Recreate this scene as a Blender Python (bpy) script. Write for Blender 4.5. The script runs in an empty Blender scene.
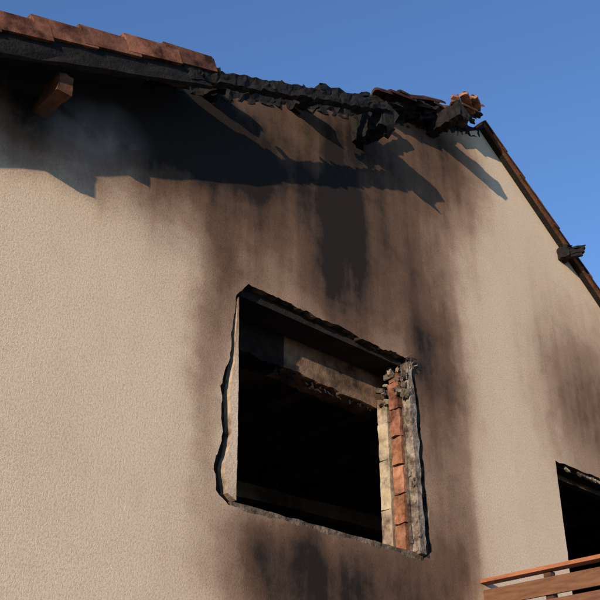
import bpy, math, random
from mathutils import Vector, Matrix, noise
from mathutils.geometry import tessellate_polygon
random.seed(7)
S=bpy.context.scene
S.view_settings.view_transform='Standard'; S.view_settings.look='None'; S.view_settings.exposure=0
RX,RZ=6.78,8.01
SL,SR=.435,.709
def R(x): return RZ-SL*(RX-x) if x<=RX else RZ-SR*(x-RX)

# ---------------- materials
class NT:
    def __init__(s,name):
        s.m=bpy.data.materials.new(name); s.m.use_nodes=True
        s.t=s.m.node_tree; s.b=s.t.nodes['Principled BSDF']
        s.b.inputs['Specular IOR Level'].default_value=.2
    def n(s,typ,**k):
        nd=s.t.nodes.new(typ)
        for a,v in k.items(): setattr(nd,a,v)
        return nd
    def l(s,a,b): s.t.links.new(a,b)
    def setin(s,inp,v):
        if hasattr(v,'links') or hasattr(v,'is_linked'): s.l(v,inp)
        else: inp.default_value=v
    def math(s,op,a,b=None,c=None,clamp=False):
        nd=s.n('ShaderNodeMath',operation=op,use_clamp=clamp)
        s.setin(nd.inputs[0],a)
        if b is not None: s.setin(nd.inputs[1],b)
        if c is not None: s.setin(nd.inputs[2],c)
        return nd.outputs[0]
    def vmath(s,op,a,b=None):
        nd=s.n('ShaderNodeVectorMath',operation=op)
        s.setin(nd.inputs[0],a)
        if b is not None: s.setin(nd.inputs[1],b)
        return nd.outputs['Value'] if op in('LENGTH','DOT_PRODUCT') else nd.outputs[0]
    def noise(s,vec,scale,detail=4,rough=.55,out=0,dist=0):
        nd=s.n('ShaderNodeTexNoise'); s.l(vec,nd.inputs['Vector'])
        nd.inputs['Scale'].default_value=scale; nd.inputs['Detail'].default_value=detail
        nd.inputs['Roughness'].default_value=rough; nd.inputs['Distortion'].default_value=dist
        return nd.outputs[out]
    def ramp(s,fac,stops):
        nd=s.n('ShaderNodeValToRGB'); s.setin(nd.inputs[0],fac)
        e=nd.color_ramp.elements
        while len(e)<len(stops): e.new(.5)
        for i,(p,c) in enumerate(stops):
            e[i].position=p; e[i].color=(*c,1)
        return nd.outputs[0]
    def mix(s,f,a,b,mode='MIX'):
        nd=s.n('ShaderNodeMix',data_type='RGBA',blend_type=mode)
        s.setin(nd.inputs[0],f)
        s.setin(nd.inputs[6],a if hasattr(a,'links') else (*a,1)); s.setin(nd.inputs[7],b if hasattr(b,'links') else (*b,1))
        return nd.outputs[2]
    def bump(s,h,dist,strength=1,normal=None):
        nd=s.n('ShaderNodeBump'); nd.inputs['Distance'].default_value=dist; nd.inputs['Strength'].default_value=strength
        s.l(h,nd.inputs['Height'])
        if normal: s.l(normal,nd.inputs['Normal'])
        s.l(nd.outputs[0],s.b.inputs['Normal']); return nd.outputs[0]
    def pos(s): return s.n('ShaderNodeNewGeometry').outputs['Position']
def smooth(nt,v,a,b):
    nd=nt.n('ShaderNodeMapRange',interpolation_type='SMOOTHSTEP'); nt.setin(nd.inputs[0],v)
    nd.inputs[1].default_value=a; nd.inputs[2].default_value=b
    return nd.outputs[0]

# soot blobs on the gable wall, eave ones also painting its shadow darker: x,z,sx,sz,weight (metres)
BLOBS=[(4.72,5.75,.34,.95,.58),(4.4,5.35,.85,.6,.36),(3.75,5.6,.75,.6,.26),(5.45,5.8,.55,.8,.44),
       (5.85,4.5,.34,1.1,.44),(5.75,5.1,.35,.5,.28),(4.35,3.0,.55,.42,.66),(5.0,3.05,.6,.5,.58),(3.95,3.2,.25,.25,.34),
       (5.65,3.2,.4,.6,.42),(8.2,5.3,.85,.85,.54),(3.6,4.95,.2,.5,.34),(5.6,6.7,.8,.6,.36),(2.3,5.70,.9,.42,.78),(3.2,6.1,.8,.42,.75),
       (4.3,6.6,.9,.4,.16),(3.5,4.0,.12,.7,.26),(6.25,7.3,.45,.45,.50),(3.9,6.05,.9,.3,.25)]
def stucco():
    nt=NT('soot_shade_stucco'); p=nt.pos()
    dn=nt.noise(p,1.3,5,.62,out=1)
    off=nt.vmath('SUBTRACT',dn,(.5,.5,.5)); sc=nt.n('ShaderNodeVectorMath',operation='SCALE'); nt.l(off,sc.inputs[0]); sc.inputs['Scale'].default_value=.55
    pd=nt.vmath('ADD',p,sc.outputs[0])
    tot=None
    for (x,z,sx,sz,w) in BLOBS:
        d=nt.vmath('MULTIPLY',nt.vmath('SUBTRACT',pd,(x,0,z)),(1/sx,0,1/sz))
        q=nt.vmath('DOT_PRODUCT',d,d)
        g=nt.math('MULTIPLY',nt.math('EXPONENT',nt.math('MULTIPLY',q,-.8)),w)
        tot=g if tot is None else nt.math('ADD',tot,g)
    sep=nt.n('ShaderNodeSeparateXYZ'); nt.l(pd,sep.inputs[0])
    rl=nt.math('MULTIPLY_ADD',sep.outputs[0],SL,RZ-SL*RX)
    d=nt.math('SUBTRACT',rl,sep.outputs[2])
    top=nt.math('MULTIPLY',nt.math('SUBTRACT',1,smooth(nt,d,.1,1.15)),.38)  # soot band below the roofline, also deepens the eave shadow in the colour
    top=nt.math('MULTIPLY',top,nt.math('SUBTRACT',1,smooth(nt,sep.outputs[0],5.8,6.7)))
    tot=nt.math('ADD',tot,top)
    st=nt.vmath('MULTIPLY',p,(4.2,4.2,.38)); s1=nt.noise(st,1,4,.55)
    s2=nt.noise(nt.vmath('MULTIPLY',p,(1.1,1.1,.8)),1,6,.62)
    s3=nt.noise(p,4.5,6,.7)
    k=nt.math('ADD',nt.math('MULTIPLY',s1,.85),nt.math('MULTIPLY',s2,.5))
    k=nt.math('ADD',k,nt.math('MULTIPLY',s3,.5))
    k=nt.math('ADD',k,.12)
    m=nt.math('MULTIPLY',tot,k)
    base=nt.math('MULTIPLY',smooth(nt,s2,.4,.75),.06)
    m=nt.math('ADD',m,base)
    m=nt.math('ADD',m,nt.math('MULTIPLY',smooth(nt,s1,.5,.8),.05))
    m=nt.math('ADD',m,nt.math('MULTIPLY',smooth(nt,s3,.45,.8),.06),clamp=True)
    col=nt.ramp(m,[(0,(.90,.685,.485)),(.12,(.80,.585,.40)),(.35,(.43,.275,.18)),(.62,(.20,.112,.068)),(1,(.026,.018,.014))])
    g=nt.noise(p,170,3,.7)
    g2=nt.noise(p,70,4,.75)
    g3=nt.noise(p,230,2,.6)
    col=nt.mix(1,col,nt.ramp(g2,[(.34,(.74,.72,.70)),(.54,(1,1,1))]),'MULTIPLY')
    col=nt.mix(1,col,nt.ramp(g3,[(.32,(.74,.73,.72)),(.50,(1,1,1))]),'MULTIPLY')
    nt.l(col,nt.b.inputs['Base Color']); nt.b.inputs['Roughness'].default_value=.95
    h=nt.math('ADD',nt.math('MULTIPLY',g,.6),nt.math('MULTIPLY',g2,.7))
    n1=nt.bump(h,.007,.78)
    return nt.m
def simple(name,c1,c2,scale=8,bs=60,bd=.004,rough=.85,usecol=False,stretch=(1,1,1),stops=(.3,.7),soot=None):
    nt=NT(name); p=nt.pos(); q=nt.vmath('MULTIPLY',p,stretch)
    f=nt.noise(q,scale,5,.65)
    col=nt.ramp(f,[(stops[0],c1),(stops[1],c2)])
    if usecol:
        a=nt.n('ShaderNodeAttribute',attribute_name='Col')
        col=nt.mix(1,col,a.outputs['Color'],'MULTIPLY')
    if soot:
        f2=nt.noise(p,soot,5,.7)
        col=nt.mix(1,col,nt.ramp(f2,[(.36,(.14,.11,.10)),(.60,(1,1,1))]),'MULTIPLY')
    nt.l(col,nt.b.inputs['Base Color']); nt.b.inputs['Roughness'].default_value=rough
    nt.bump(nt.noise(q,bs,4,.65),bd)
    return nt.m
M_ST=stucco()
M_CH=simple('charred_wood',(.007,.006,.005),(.024,.019,.016),14,45,.012,.8)
M_ROOM=simple('burnt_interior',(.03,.02,.015),(.34,.215,.145),1.8,20,.01,.95)
M_SOOTM=simple('sooty_masonry',(.010,.008,.007),(.035,.026,.021),6,40,.01,.95)
M_EDGE=simple('scorched_render_edge',(.02,.015,.012),(.24,.175,.125),9,40,.01,.95,stops=(.44,.70))
M_TILE=simple('clay_roof_tile',(.22,.085,.05),(.42,.18,.11),6,50,.003,.85,True,soot=4)
M_BRICK=simple('clay_brick',(.36,.14,.075),(.58,.28,.16),9,55,.006,.9,True,soot=5)
M_PLAST=simple('dirty_plaster',(.40,.30,.21),(.68,.55,.42),7,50,.006,.9,True,soot=4)
M_MORT=simple('broken_mortar',(.16,.125,.10),(.50,.40,.31),26,40,.015,.95,True,soot=7)
M_WOOD=simple('stained_balcony_wood',(.13,.058,.033),(.26,.12,.066),5,40,.004,.6,True,stretch=(8,1,8))
M_RAW=simple('scorched_raw_timber',(.12,.055,.03),(.42,.21,.11),9,40,.006,.8,True)
M_GR=simple('ground_gravel',(.10,.09,.07),(.2,.18,.15),3,30,.02,.95)
M_BOX=simple('scorched_shutter_box',(.022,.014,.010),(.24,.145,.09),5,30,.008,.9,True,stops=(.36,.66))

# ---------------- mesh builder
class MB:
    def __init__(s): s.v=[];s.f=[];s.c=[];s.mi=[]
    def hexa(s,c8,col=(1,1,1),mi=0):
        b=len(s.v); s.v+= [tuple(p) for p in c8]
        for f in((0,3,2,1),(4,5,6,7),(0,1,5,4),(1,2,6,5),(2,3,7,6),(3,0,4,7)):
            s.f.append([b+i for i in f]); s.c.append(col); s.mi.append(mi)
    def box(s,x0,x1,y0,y1,z0,z1,col=(1,1,1),mi=0,j=0):
        P=[(x0,y0,z0),(x1,y0,z0),(x1,y1,z0),(x0,y1,z0),(x0,y0,z1),(x1,y0,z1),(x1,y1,z1),(x0,y1,z1)]
        if j: P=[tuple(a+random.uniform(-j,j) for a in p) for p in P]
        s.hexa(P,col,mi)
    def beam(s,p0,p1,w,h,seg=12,jit=.01,col=(1,1,1),mi=0,taper=(1,1),up=Vector((0,0,1)),fr=14):
        p0=Vector(p0);p1=Vector(p1);d=(p1-p0).normalized()
        side=d.cross(up).normalized(); u=side.cross(d).normalized()
        rings=[]
        K=12
        sd=random.uniform(0,100)
        for i in range(seg+1):
            t=i/seg; c=p0.lerp(p1,t); sc=taper[0]*(1-t)+taper[1]*t
            r=[]
            for k in range(K):
                a=2*math.pi*(k+.5)/K
                cx,cy=math.cos(a),math.sin(a); mx=max(abs(cx),abs(cy)); cx/=mx;cy/=mx
                q=c+side*cx*w/2*sc+u*cy*h/2*sc
                nv=noise.noise_vector(q*fr+Vector((sd,0,0)))*jit*1.6
                if i in(0,seg): nv+=d*random.uniform(-1,1)*jit*1.5
                q=q+nv
                s.v.append(tuple(q)); r.append(len(s.v)-1)
            rings.append(r)
        for i in range(seg):
            for k in range(K):
                s.f.append([rings[i][k],rings[i][(k+1)%K],rings[i+1][(k+1)%K],rings[i+1][k]]); s.c.append(col); s.mi.append(mi)
        s.f.append(rings[0][::-1]); s.c.append(col); s.mi.append(mi)
        s.f.append(rings[-1]); s.c.append(col); s.mi.append(mi)
    def slab(s,loops,y0,y1,col=(1,1,1),mi=0,side_mi=None):
        b=len(s.v); tris=tessellate_polygon([[Vector((x,z,0)) for x,z in L] for L in loops])
        flat=[p for L in loops for p in L]; n=len(flat)
        s.v+=[(x,y0,z) for x,z in flat]+[(x,y1,z) for x,z in flat]
        for t in tris:
            a,b2,c=[flat[i] for i in t]
            cr=(b2[0]-a[0])*(c[1]-a[1])-(b2[1]-a[1])*(c[0]-a[0])
            t=list(t)
            if cr<0: t=t[::-1]
            s.f.append([b+i for i in t]); s.f.append([b+n+i for i in t[::-1]]); s.c+=[col]*2; s.mi+=[mi]*2
        o=0
        for L in loops:
            m=len(L)
            for i in range(m):
                i2=(i+1)%m
                s.f.append([b+o+i,b+o+i2,b+n+o+i2,b+n+o+i]); s.c.append(col); s.mi.append(mi if side_mi is None else side_mi)
            o+=m
    def obj(s,name,mats,parent=None,recalc=True):
        me=bpy.data.meshes.new(name); me.from_pydata(s.v,[],s.f)
        for m in mats: me.materials.append(m)
        for p,i in zip(me.polygons,s.mi): p.material_index=i
        ca=me.color_attributes.new('Col','FLOAT_COLOR','CORNER')
        for p,c in zip(me.polygons,s.c):
            for li in p.loop_indices: ca.data[li].color=(*c,1)
        if recalc:
            import bmesh
            bm=bmesh.new(); bm.from_mesh(me); bmesh.ops.recalc_face_normals(bm,faces=bm.faces); bm.to_mesh(me); bm.free()
        o=bpy.data.objects.new(name,me); S.collection.objects.link(o)
        if parent: o.parent=parent
        return o
def tint(a=.85,b=1.1):
    t=random.uniform(a,b); return (t,t*random.uniform(.94,1.04),t*random.uniform(.9,1.05))
def jag(a,b,amp,step):
    a=Vector(a);b=Vector(b);L=(b-a).length;n=max(1,int(L/step));d=(b-a)/L;nr=Vector((-d.y,d.x))
    out=[tuple(a)]
    for i in range(1,n):
        q=a+d*(L*i/n+random.uniform(-.3,.3)*step)
        k=noise.noise(Vector((q.x*9,q.y*9,.3)))*1.5+random.uniform(-.45,.45)
        out.append(tuple(q+nr*amp*k))
    return out
def poly(pts,amps,step=.05):
    o=[]
    for i in range(len(pts)):
        o+=jag(pts[i],pts[(i+1)%len(pts)],amps[i],step) if amps[i]>0 else [pts[i]]
    return o

house=bpy.data.objects.new('burned_house',None); S.collection.objects.link(house)

# ---------------- gable wall
XL,XR=-2.0,12.15
outer=[(XL,0),(XR,0),(XR,R(XR)-.05),(RX+.02,RZ-.05)]
top=jag((RX-.3,R(RX-.3)-.12),(3.0,R(3.0)-.12),.02,.08)
outer+=top+[(3.0,R(3.0)-.12),(XL,R(XL)-.12)]
hole=(poly([(3.69,3.40),(5.50,3.38),(5.60,3.46),(5.565,4.30),(5.53,4.80),(5.45,4.94),(3.80,4.975),(3.69,4.83),(3.655,4.35),(3.59,4.15),(3.625,3.85),(3.565,3.62),(3.59,3.47)],
           [.010,.012,.012,.014,.014,.016,.012,.010,.010,.012,.014,.012,.012],.028))
D=(7.41,8.75,2.52,4.60)
door=poly([(D[0],D[2]),(D[1],D[2]),(D[1],D[3]),(D[0],D[3])],[0,.006,.010,.005],.05)
b=MB(); b.slab([outer,hole[::-1],door[::-1]],0.0,.06,side_mi=1)
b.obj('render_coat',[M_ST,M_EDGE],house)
b=MB()
core=[(XL,0),(XR,0),(XR,R(XR)-.07),(RX,RZ-.08),(XL,R(XL)-.14)]
hole2=[(3.725,3.42),(5.50,3.42),(5.50,4.90),(3.725,4.90)]
door2=[(7.43,2.52),(8.73,2.52),(8.73,4.58),(7.43,4.58)]
b.slab([core,hole2[::-1],door2[::-1]],.062,.30)
b.obj('masonry',[M_SOOTM],house)
b=MB()
strip=poly([(3.675,3.47),(3.748,3.44),(3.738,4.1),(3.716,4.84),(3.704,4.80),(3.70,4.36),(3.668,4.12),(3.695,3.86),(3.645,3.62)],[.002,.003,.003,.002,.003,.005,.006,.006,.005],.03)
b.slab([strip],-.004,.07,(.95,.9,.85),side_mi=1)
b.obj('window_left_jamb',[M_ST,M_PLAST],house)
b=MB()
b.slab([poly([(3.72,3.39),(5.50,3.38),(5.50,3.428),(3.72,3.43)],[.005,.003,.004,.003],.04)],.008,.30,(.7,.62,.55))
b.obj('window_sill',[M_MORT],house)
# right jamb
b=MB()
b.slab([poly([(5.445,3.42),(5.505,3.42),(5.50,4.0),(5.485,4.6),(5.47,4.87),(5.41,4.90),(5.435,4.3)],[.003,.010,.012,.014,.012,.012,.008],.03)],-.025,.045,(1,1,1),0)
for i in range(26):
    zz=random.uniform(3.43,4.85); y=random.uniform(-.025,.045); r=random.uniform(.006,.016)
    b.beam((5.437,y,zz-r),(5.437+random.uniform(-.006,.01),y,zz+r),r*1.6,r*1.6,2,.005,mi=0,col=tint(.5,1.1))
z=3.43
while z<4.80:
    h=min(.225,4.86-z)
    if h<.03: break
    dx=random.uniform(-.012,.010)
    b.beam((5.48+dx,.122,z),(5.48+dx,.122,z+h-.012),.15,.10,10,.004,col=tint(.65,1.1),mi=1,up=Vector((0,1,0)),fr=22)
    z+=h
b.box(5.44,5.50,.05,.2,3.43,4.85,(.5,.5,.5),0)
z=3.43
while z<4.62:
    h=min(random.uniform(.3,.5),4.66-z)
    b.beam((5.465,.257,z),(5.465,.257,z+h-.005),.10,.10,12,.003,col=tint(.75,1.05),mi=2,up=Vector((0,1,0)),fr=20)
    z+=h
for i in range(40):
    x=5.42+random.uniform(-.05,.06); y=random.uniform(-.02,.28); zz=random.uniform(4.62,4.9); r=random.uniform(.012,.035)
    dd=Vector((random.uniform(-1,1),random.uniform(-1,1),random.uniform(-1,1)))*r
    b.beam(Vector((x,y,zz))-dd,Vector((x,y,zz))+dd,r*1.6,r*1.3,3,.010,col=tint(.3,.9),mi=random.choice((0,0,2)))
b.obj('window_right_jamb',[M_MORT,M_BRICK,M_PLAST],house)
b=MB()
# shutter box: left section near black, its shade painted into the colour, right section scorched boards
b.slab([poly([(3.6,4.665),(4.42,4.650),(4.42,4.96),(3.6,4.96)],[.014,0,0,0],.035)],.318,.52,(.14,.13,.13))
b.slab([poly([(4.423,4.655),(5.55,4.62),(5.55,4.96),(4.423,4.96)],[.014,0,0,0],.035)],.315,.52,(1,1,1))
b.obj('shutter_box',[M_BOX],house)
b=MB()
for i in range(30):
    x=random.uniform(4.3,5.4); l=random.uniform(.01,.05)
    b.beam((x,.34+random.uniform(-.03,.1),4.66),(x+random.uniform(-.05,.05),.34,4.63-l),.010,.008,3,.004)
for i in range(9):
    x=random.uniform(5.40,5.5); zz=random.uniform(4.87,4.96)
    b.beam((x,-.01,zz),(x+random.uniform(-.04,.05),-.03,zz+random.uniform(-.03,.06)),.008,.006,3,.003,mi=1)
b.obj('splinters',[M_CH,M_MORT],house)

# ---------------- interior
b=MB()
x0,x1,y0,y1,z0,z1=.6,11.5,.31,4.2,2.5,5.12
b.box(x0,x1,y1,y1+.1,z0,z1); b.box(x0-.1,x0,.302,y1,z0,z1); b.box(x1,x1+.1,.302,y1,z0,z1)
b.box(x0-.1,x1+.1,.302,y1+.1,z0-.1,z0-.003); b.box(x0-.1,x1+.1,.302,y1+.1,z1+.003,z1+.1)
for i in range(15):
    x=1+i*.72; b.beam((x,.32,z1-.09),(x,y1-.02,z1-.09),.1,.17,10,.012)
b.beam((4.2,.9,2.52),(6.6,2.8,5.0),.12,.12,12,.02)
b.beam((3.2,1.8,4.2),(7.6,2.2,4.5),.1,.14,12,.02)
b.obj('burnt_room',[M_ROOM],house)

# ---------------- other walls
b=MB()
b.box(XL,XL+.3,.302,8,0,R(XL)-.16); b.box(XR-.3,XR,.302,8,0,R(XR)-.1)
b.slab([[(XL,0),(XR,0),(XR,R(XR)-.1),(RX,RZ-.1),(XL,R(XL)-.14)]],8.002,8.3)
b.obj('side_walls',[M_ST],house)

# ---------------- roof
def tile(mb,x,y,sl,L,Wd,sgn,zoff,lift=.028,c=None,verge=False,j=0,mi=0):
    c=c or tint(.55,1.1); ca=1/math.sqrt(1+sl*sl); sa=sl*ca
    prof=[(0,.0),(.12,.035),(.25,.045),(.38,.035),(.5,.0),(.75,-.008),(1,0)]
    base=len(mb.v); jx=random.uniform(-j,j);jz=random.uniform(-j,j)*.6
    rl=random.uniform(-j,j)*.5
    for (t,lift_) in((0,lift),(1,0)):
        for th in(0,-.022):
            for (u,h) in prof:
                s=t*L
                px=x+sgn*(s*ca)-sgn*(h+th+lift_)*sa+jx
                py=y+u*Wd+rl*t
                pz=zoff+s*sa+(h+th+lift_)*ca+jz
                mb.v.append((px,py,pz))
    n=len(prof)
    def q(a,b_,c_,d): mb.f.append([base+a,base+b_,base+c_,base+d]); mb.c.append(c); mb.mi.append(mi)
    for i in range(n-1):
        q(i,i+1,2*n+i+1,2*n+i); q(n+i,3*n+i,3*n+i+1,n+i+1); q(i,n+i,n+i+1,i+1); q(2*n+i,2*n+i+1,3*n+i+1,3*n+i)
    q(0,2*n,3*n,n); q(n-1,2*n-1,4*n-1,3*n-1)
    if verge:
        for (d0,d1,u0,u1) in((-.028,.010,-.07,.03),(-.018,.03,.028,.052)):
            P=[]
            for (dy,tw) in ((d0,-.004),(d1,0)):
                for (s,up) in((0,u1+lift),(L+.03,u1-.004),(L+.03,u0-.004),(-.0,u0+lift*.6)):
                    P.append((x+sgn*s*ca-sgn*up*sa+jx,y+dy+rl*s/L+tw,zoff+s*sa+up*ca+jz))
            mb.hexa(P,c,mi)
OV=-.36
b=MB()
ca=1/math.sqrt(1+SL*SL); pitch=.33
nrow=17; xend=3.02
for r in range(nrow+11):
    xl=xend-(nrow-r)*pitch*ca
    for k in range(28):
        y=OV+k*.3
        if xl>xend-.2:
            if y<3.2+noise.noise(Vector((r*.7,3,k)))*1.5: continue
            if xl+pitch>RX: continue
        tile(b,xl,y,SL,.40,.30,1,R(xl)-.118,verge=(k==0),j=.008 if r<nrow-2 else .02,lift=.036)
ca2=1/math.sqrt(1+SR*SR)
for r in range(20):
    xl=RX+.05+(r+1)*pitch*ca2
    for k in range(28):
        y=-.10+k*.295
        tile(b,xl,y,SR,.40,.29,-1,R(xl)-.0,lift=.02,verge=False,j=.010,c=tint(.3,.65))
b.obj('roof_tiles',[M_TILE],house)
b=MB()
def sboard(x0,x1,y0,y1,d0,d1,mi=0,col=(1,1,1)):
    b.hexa([(x0,y0,R(x0)-d1),(x1,y0,R(x1)-d1),(x1,y1,R(x1)-d1),(x0,y1,R(x0)-d1),(x0,y0,R(x0)-d0),(x1,y0,R(x1)-d0),(x1,y1,R(x1)-d0),(x0,y1,R(x0)-d0)],col,mi)
sboard(XL-.5,2.75,OV+.03,8.2,.150,.19)
sboard(2.75,RX,3.6,8.2,.150,.19)
sboard(RX+.01,XR+.4,-.06,8.2,-.0,.045)
sboard(RX+.01,XR+.4,-.085,-.062,-.025,.05,1,(.45,.40,.36))
b.obj('roof_boarding',[M_CH,M_RAW],house)
b=MB()
b.beam((XL-.4,OV+.02,R(XL-.4)-.255),(3.1,OV+.02,R(3.1)-.255),.05,.13,40,.012)
b.beam((2.9,OV+.03,R(2.9)-.235),(4.95,OV+.02,R(4.95)-.245),.075,.10,60,.014,fr=20,taper=(1,.85))
b.beam((4.2,OV+.06,R(4.2)-.13),(5.2,OV+.20,R(5.2)-.10),.05,.05,20,.014)
b.beam((2.8,.10,R(2.8)-.09),(RX,.10,R(RX)-.09),.2,.12,90,.022,fr=18)
b.beam((XL,.18,R(XL)-.25),(2.9,.18,R(2.9)-.25),.1,.12,30,.01)
for i,y in enumerate((.95,1.75,2.6,3.4)):
    b.beam((2.7,y,R(2.7)-.28),(RX-.1-.3*(i%2),y,R(RX-.1-.3*(i%2))-.28),.1,.15,30,.025)
for i in range(20):
    x=random.uniform(2.9,4.9); l=random.uniform(.04,.14)
    b.beam((x,OV+.02,R(x)-.22),(x+random.uniform(-.04,.14),OV+.02+random.uniform(-.05,.10),R(x)-.20+random.uniform(-.11,.09)),.03,.022,5,.008,fr=22)
b.obj('rafters',[M_CH],house)
b=MB()
def purlin(x,z,o,w,h,jit,inner=4,mi=0,taper=(1,1),col=(1,1,1)):
    b.beam((x,inner,z),(x,.0,z),w,h,14,jit*.5,mi=0)
    b.beam((x,.02,z),(x,-o,z),w,h,12,jit,mi=mi,taper=taper,col=col,fr=18)
purlin(2.10,5.54,.29,.095,.135,.006,mi=1,col=(.42,.35,.30))
purlin(1.55,5.30,.35,.12,.16,.01)
purlin(3.36,6.40,.16,.10,.13,.02)
purlin(4.22,6.78,.16,.10,.13,.02)
purlin(4.95,6.88,.36,.14,.20,.03,taper=(1,1.2))
purlin(5.97,7.50,.40,.12,.15,.02)
purlin(8.02,6.98,.13,.11,.12,.02)
for i in range(4):
    b.beam((8.0,-.05,6.93+i*.03),(8.10+.02*i,-.20-.02*(i%2),6.94+i*.035),.05,.025,6,.008,fr=20)
b.obj('purlins',[M_CH,M_RAW],house)
b=MB()
for i in range(34):
    x=random.uniform(4.85,6.5); y=random.uniform(-.16,.12); zc=R(x)-.02+random.uniform(-.06,.08)
    d=Vector((random.uniform(.5,1),random.uniform(-.25,.25),random.uniform(.0,.6))).normalized()*random.uniform(.08,.2)
    b.beam(Vector((x,y,zc))-d,Vector((x,y,zc))+d,random.uniform(.02,.05),random.uniform(.02,.04),6,.012,mi=0,fr=22)
for i in range(3):
    x=6.2+i*.12; b.beam((x-.16,-.26-.03*i,R(x)+.03+.03*(i%2)),(x+.12,-.16,R(x)+.0+.05*(i%3)),.08,.03,7,.012,col=tint(.9,1.4),mi=1)
for i in range(11):
    x=5.1+i*.125
    tile(b,x,-.2+random.uniform(-.06,.04),SL+random.uniform(-.2,.25),.30,.24,1,R(x)-.0+random.uniform(-.03,.06),c=tint(.12,.3) if i<7 else tint(.35,.7),j=.03,mi=2)
b.obj('roof_debris',[M_CH,M_RAW,M_TILE],house)

# ---------------- balcony
b=MB()
bx0,bx1,by=6.15,9.9,-1.35
b.box(bx0,bx1,by,-.002,2.30,2.48,(1,1,1),1)
for x in (bx0+.02,bx1-.08):
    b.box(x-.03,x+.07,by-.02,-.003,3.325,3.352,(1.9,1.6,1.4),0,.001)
    z=3.275
    for i in range(5):
        b.box(x,x+.025,by,-.004,z-.12,z,tint(.6,1.0),0,.002); z-=.15
    for y in (-.55,by+.05):
        b.box(x+.027,x+.085,y-.03,y+.03,2.482,3.322,(.5,.5,.5),0)
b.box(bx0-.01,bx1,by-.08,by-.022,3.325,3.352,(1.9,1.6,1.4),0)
z=3.275
for i in range(5):
    b.box(bx0,bx1,by-.027,by-.002,z-.12,z,tint(.8,1.1),0); z-=.15
b.obj('balcony',[M_WOOD,M_MORT],house)
b=MB()
b.box(7.432,7.48,.15,.22,2.55,4.57,(.14,.12,.11),0,.003); b.box(7.485,8.73,.15,.22,4.52,4.575,(.14,.12,.11),0,.004)
for i in range(7):
    x=random.uniform(7.6,8.3); b.beam((x,.03,4.585),(x+random.uniform(.04,.16),.04,4.575),.02,.02,4,.006,col=tint(.4,.9))
b.obj('balcony_door_frame',[M_PLAST],house)

# ---------------- smoke wisp drifting from under the eave
bpy.ops.mesh.primitive_uv_sphere_add(segments=24,ring_count=14,location=(2.36,-.28,5.24)); o=bpy.context.object
o.name='smoke'; o.scale=(.48,.20,.40)
m=bpy.data.materials.new('smoke_volume'); m.use_nodes=True; t=m.node_tree; t.nodes.clear()
out=t.nodes.new('ShaderNodeOutputMaterial'); v=t.nodes.new('ShaderNodeVolumePrincipled'); t.links.new(v.outputs[0],out.inputs['Volume'])
v.inputs['Color'].default_value=(.62,.78,1,1)
tc=t.nodes.new('ShaderNodeTexCoord'); ln=t.nodes.new('ShaderNodeVectorMath'); ln.operation='LENGTH'; t.links.new(tc.outputs['Object'],ln.inputs[0])
mr=t.nodes.new('ShaderNodeMapRange'); mr.interpolation_type='SMOOTHSTEP'; mr.inputs[1].default_value=1; mr.inputs[2].default_value=.1; t.links.new(ln.outputs['Value'],mr.inputs[0])
nz=t.nodes.new('ShaderNodeTexNoise'); nz.inputs['Scale'].default_value=1.6; nz.inputs['Detail'].default_value=4; nz.inputs['Distortion'].default_value=.8; t.links.new(tc.outputs['Object'],nz.inputs['Vector'])
m2=t.nodes.new('ShaderNodeMapRange'); m2.inputs[1].default_value=.38; m2.inputs[2].default_value=.75; t.links.new(nz.outputs[0],m2.inputs[0])
mm=t.nodes.new('ShaderNodeMath'); mm.operation='MULTIPLY'; t.links.new(mr.outputs[0],mm.inputs[0]); t.links.new(m2.outputs[0],mm.inputs[1])
m3=t.nodes.new('ShaderNodeMath'); m3.operation='MULTIPLY'; t.links.new(mm.outputs[0],m3.inputs[0]); m3.inputs[1].default_value=.85
t.links.new(m3.outputs[0],v.inputs['Density'])
o.data.materials.append(m)

# ---------------- ground
me=bpy.data.meshes.new('ground'); g=600
me.from_pydata([(-g,-g,0),(g,-g,0),(g,g,0),(-g,g,0)],[],[(0,1,2,3)]); me.materials.append(M_GR)
S.collection.objects.link(bpy.data.objects.new('ground',me))

# ---------------- light
d=Vector((2.7,1,-.41)).normalized()
sl=bpy.data.lights.new('sun','SUN'); sl.energy=5; sl.angle=math.radians(.5); sl.color=(1,.85,.67)
so=bpy.data.objects.new('sun',sl); so.rotation_euler=d.to_track_quat('-Z','Y').to_euler(); so.location=(-10,-8,12); S.collection.objects.link(so)
w=bpy.data.worlds.new('World'); S.world=w; w.use_nodes=True
nt=w.node_tree; bg=nt.nodes['Background']; sk=nt.nodes.new('ShaderNodeTexSky'); sk.sky_type='NISHITA'; sk.sun_disc=False
sk.sun_elevation=math.asin(-d.z); sk.sun_rotation=math.atan2(-d.x,-d.y)
sk.air_density=1.0; sk.dust_density=0; sk.ozone_density=2.5
mx=nt.nodes.new('ShaderNodeMix'); mx.data_type='RGBA'; mx.blend_type='MULTIPLY'; mx.clamp_result=False; mx.inputs[0].default_value=1; mx.inputs[7].default_value=(1.22,1.40,1.82,1)
nt.links.new(sk.outputs[0],mx.inputs[6])
nt.links.new(mx.outputs[2],bg.inputs[0]); bg.inputs[1].default_value=.15

# ---------------- camera
th=math.radians(46.4); ph=math.atan(547/990)
F=Vector((math.cos(th)*math.cos(ph),math.sin(th)*math.cos(ph),math.sin(ph)))
Rr=Vector((math.sin(th),-math.cos(th),0)); U=Rr.cross(F)
cam=bpy.data.cameras.new('camera'); cam.lens=59.4; cam.sensor_width=36; cam.clip_end=3000
co=bpy.data.objects.new('camera',cam)
m=Matrix((Rr,U,-F)).transposed().to_4x4(); m.translation=Vector((0,-4.5,1.6)); co.matrix_world=m
S.collection.objects.link(co); S.camera=co
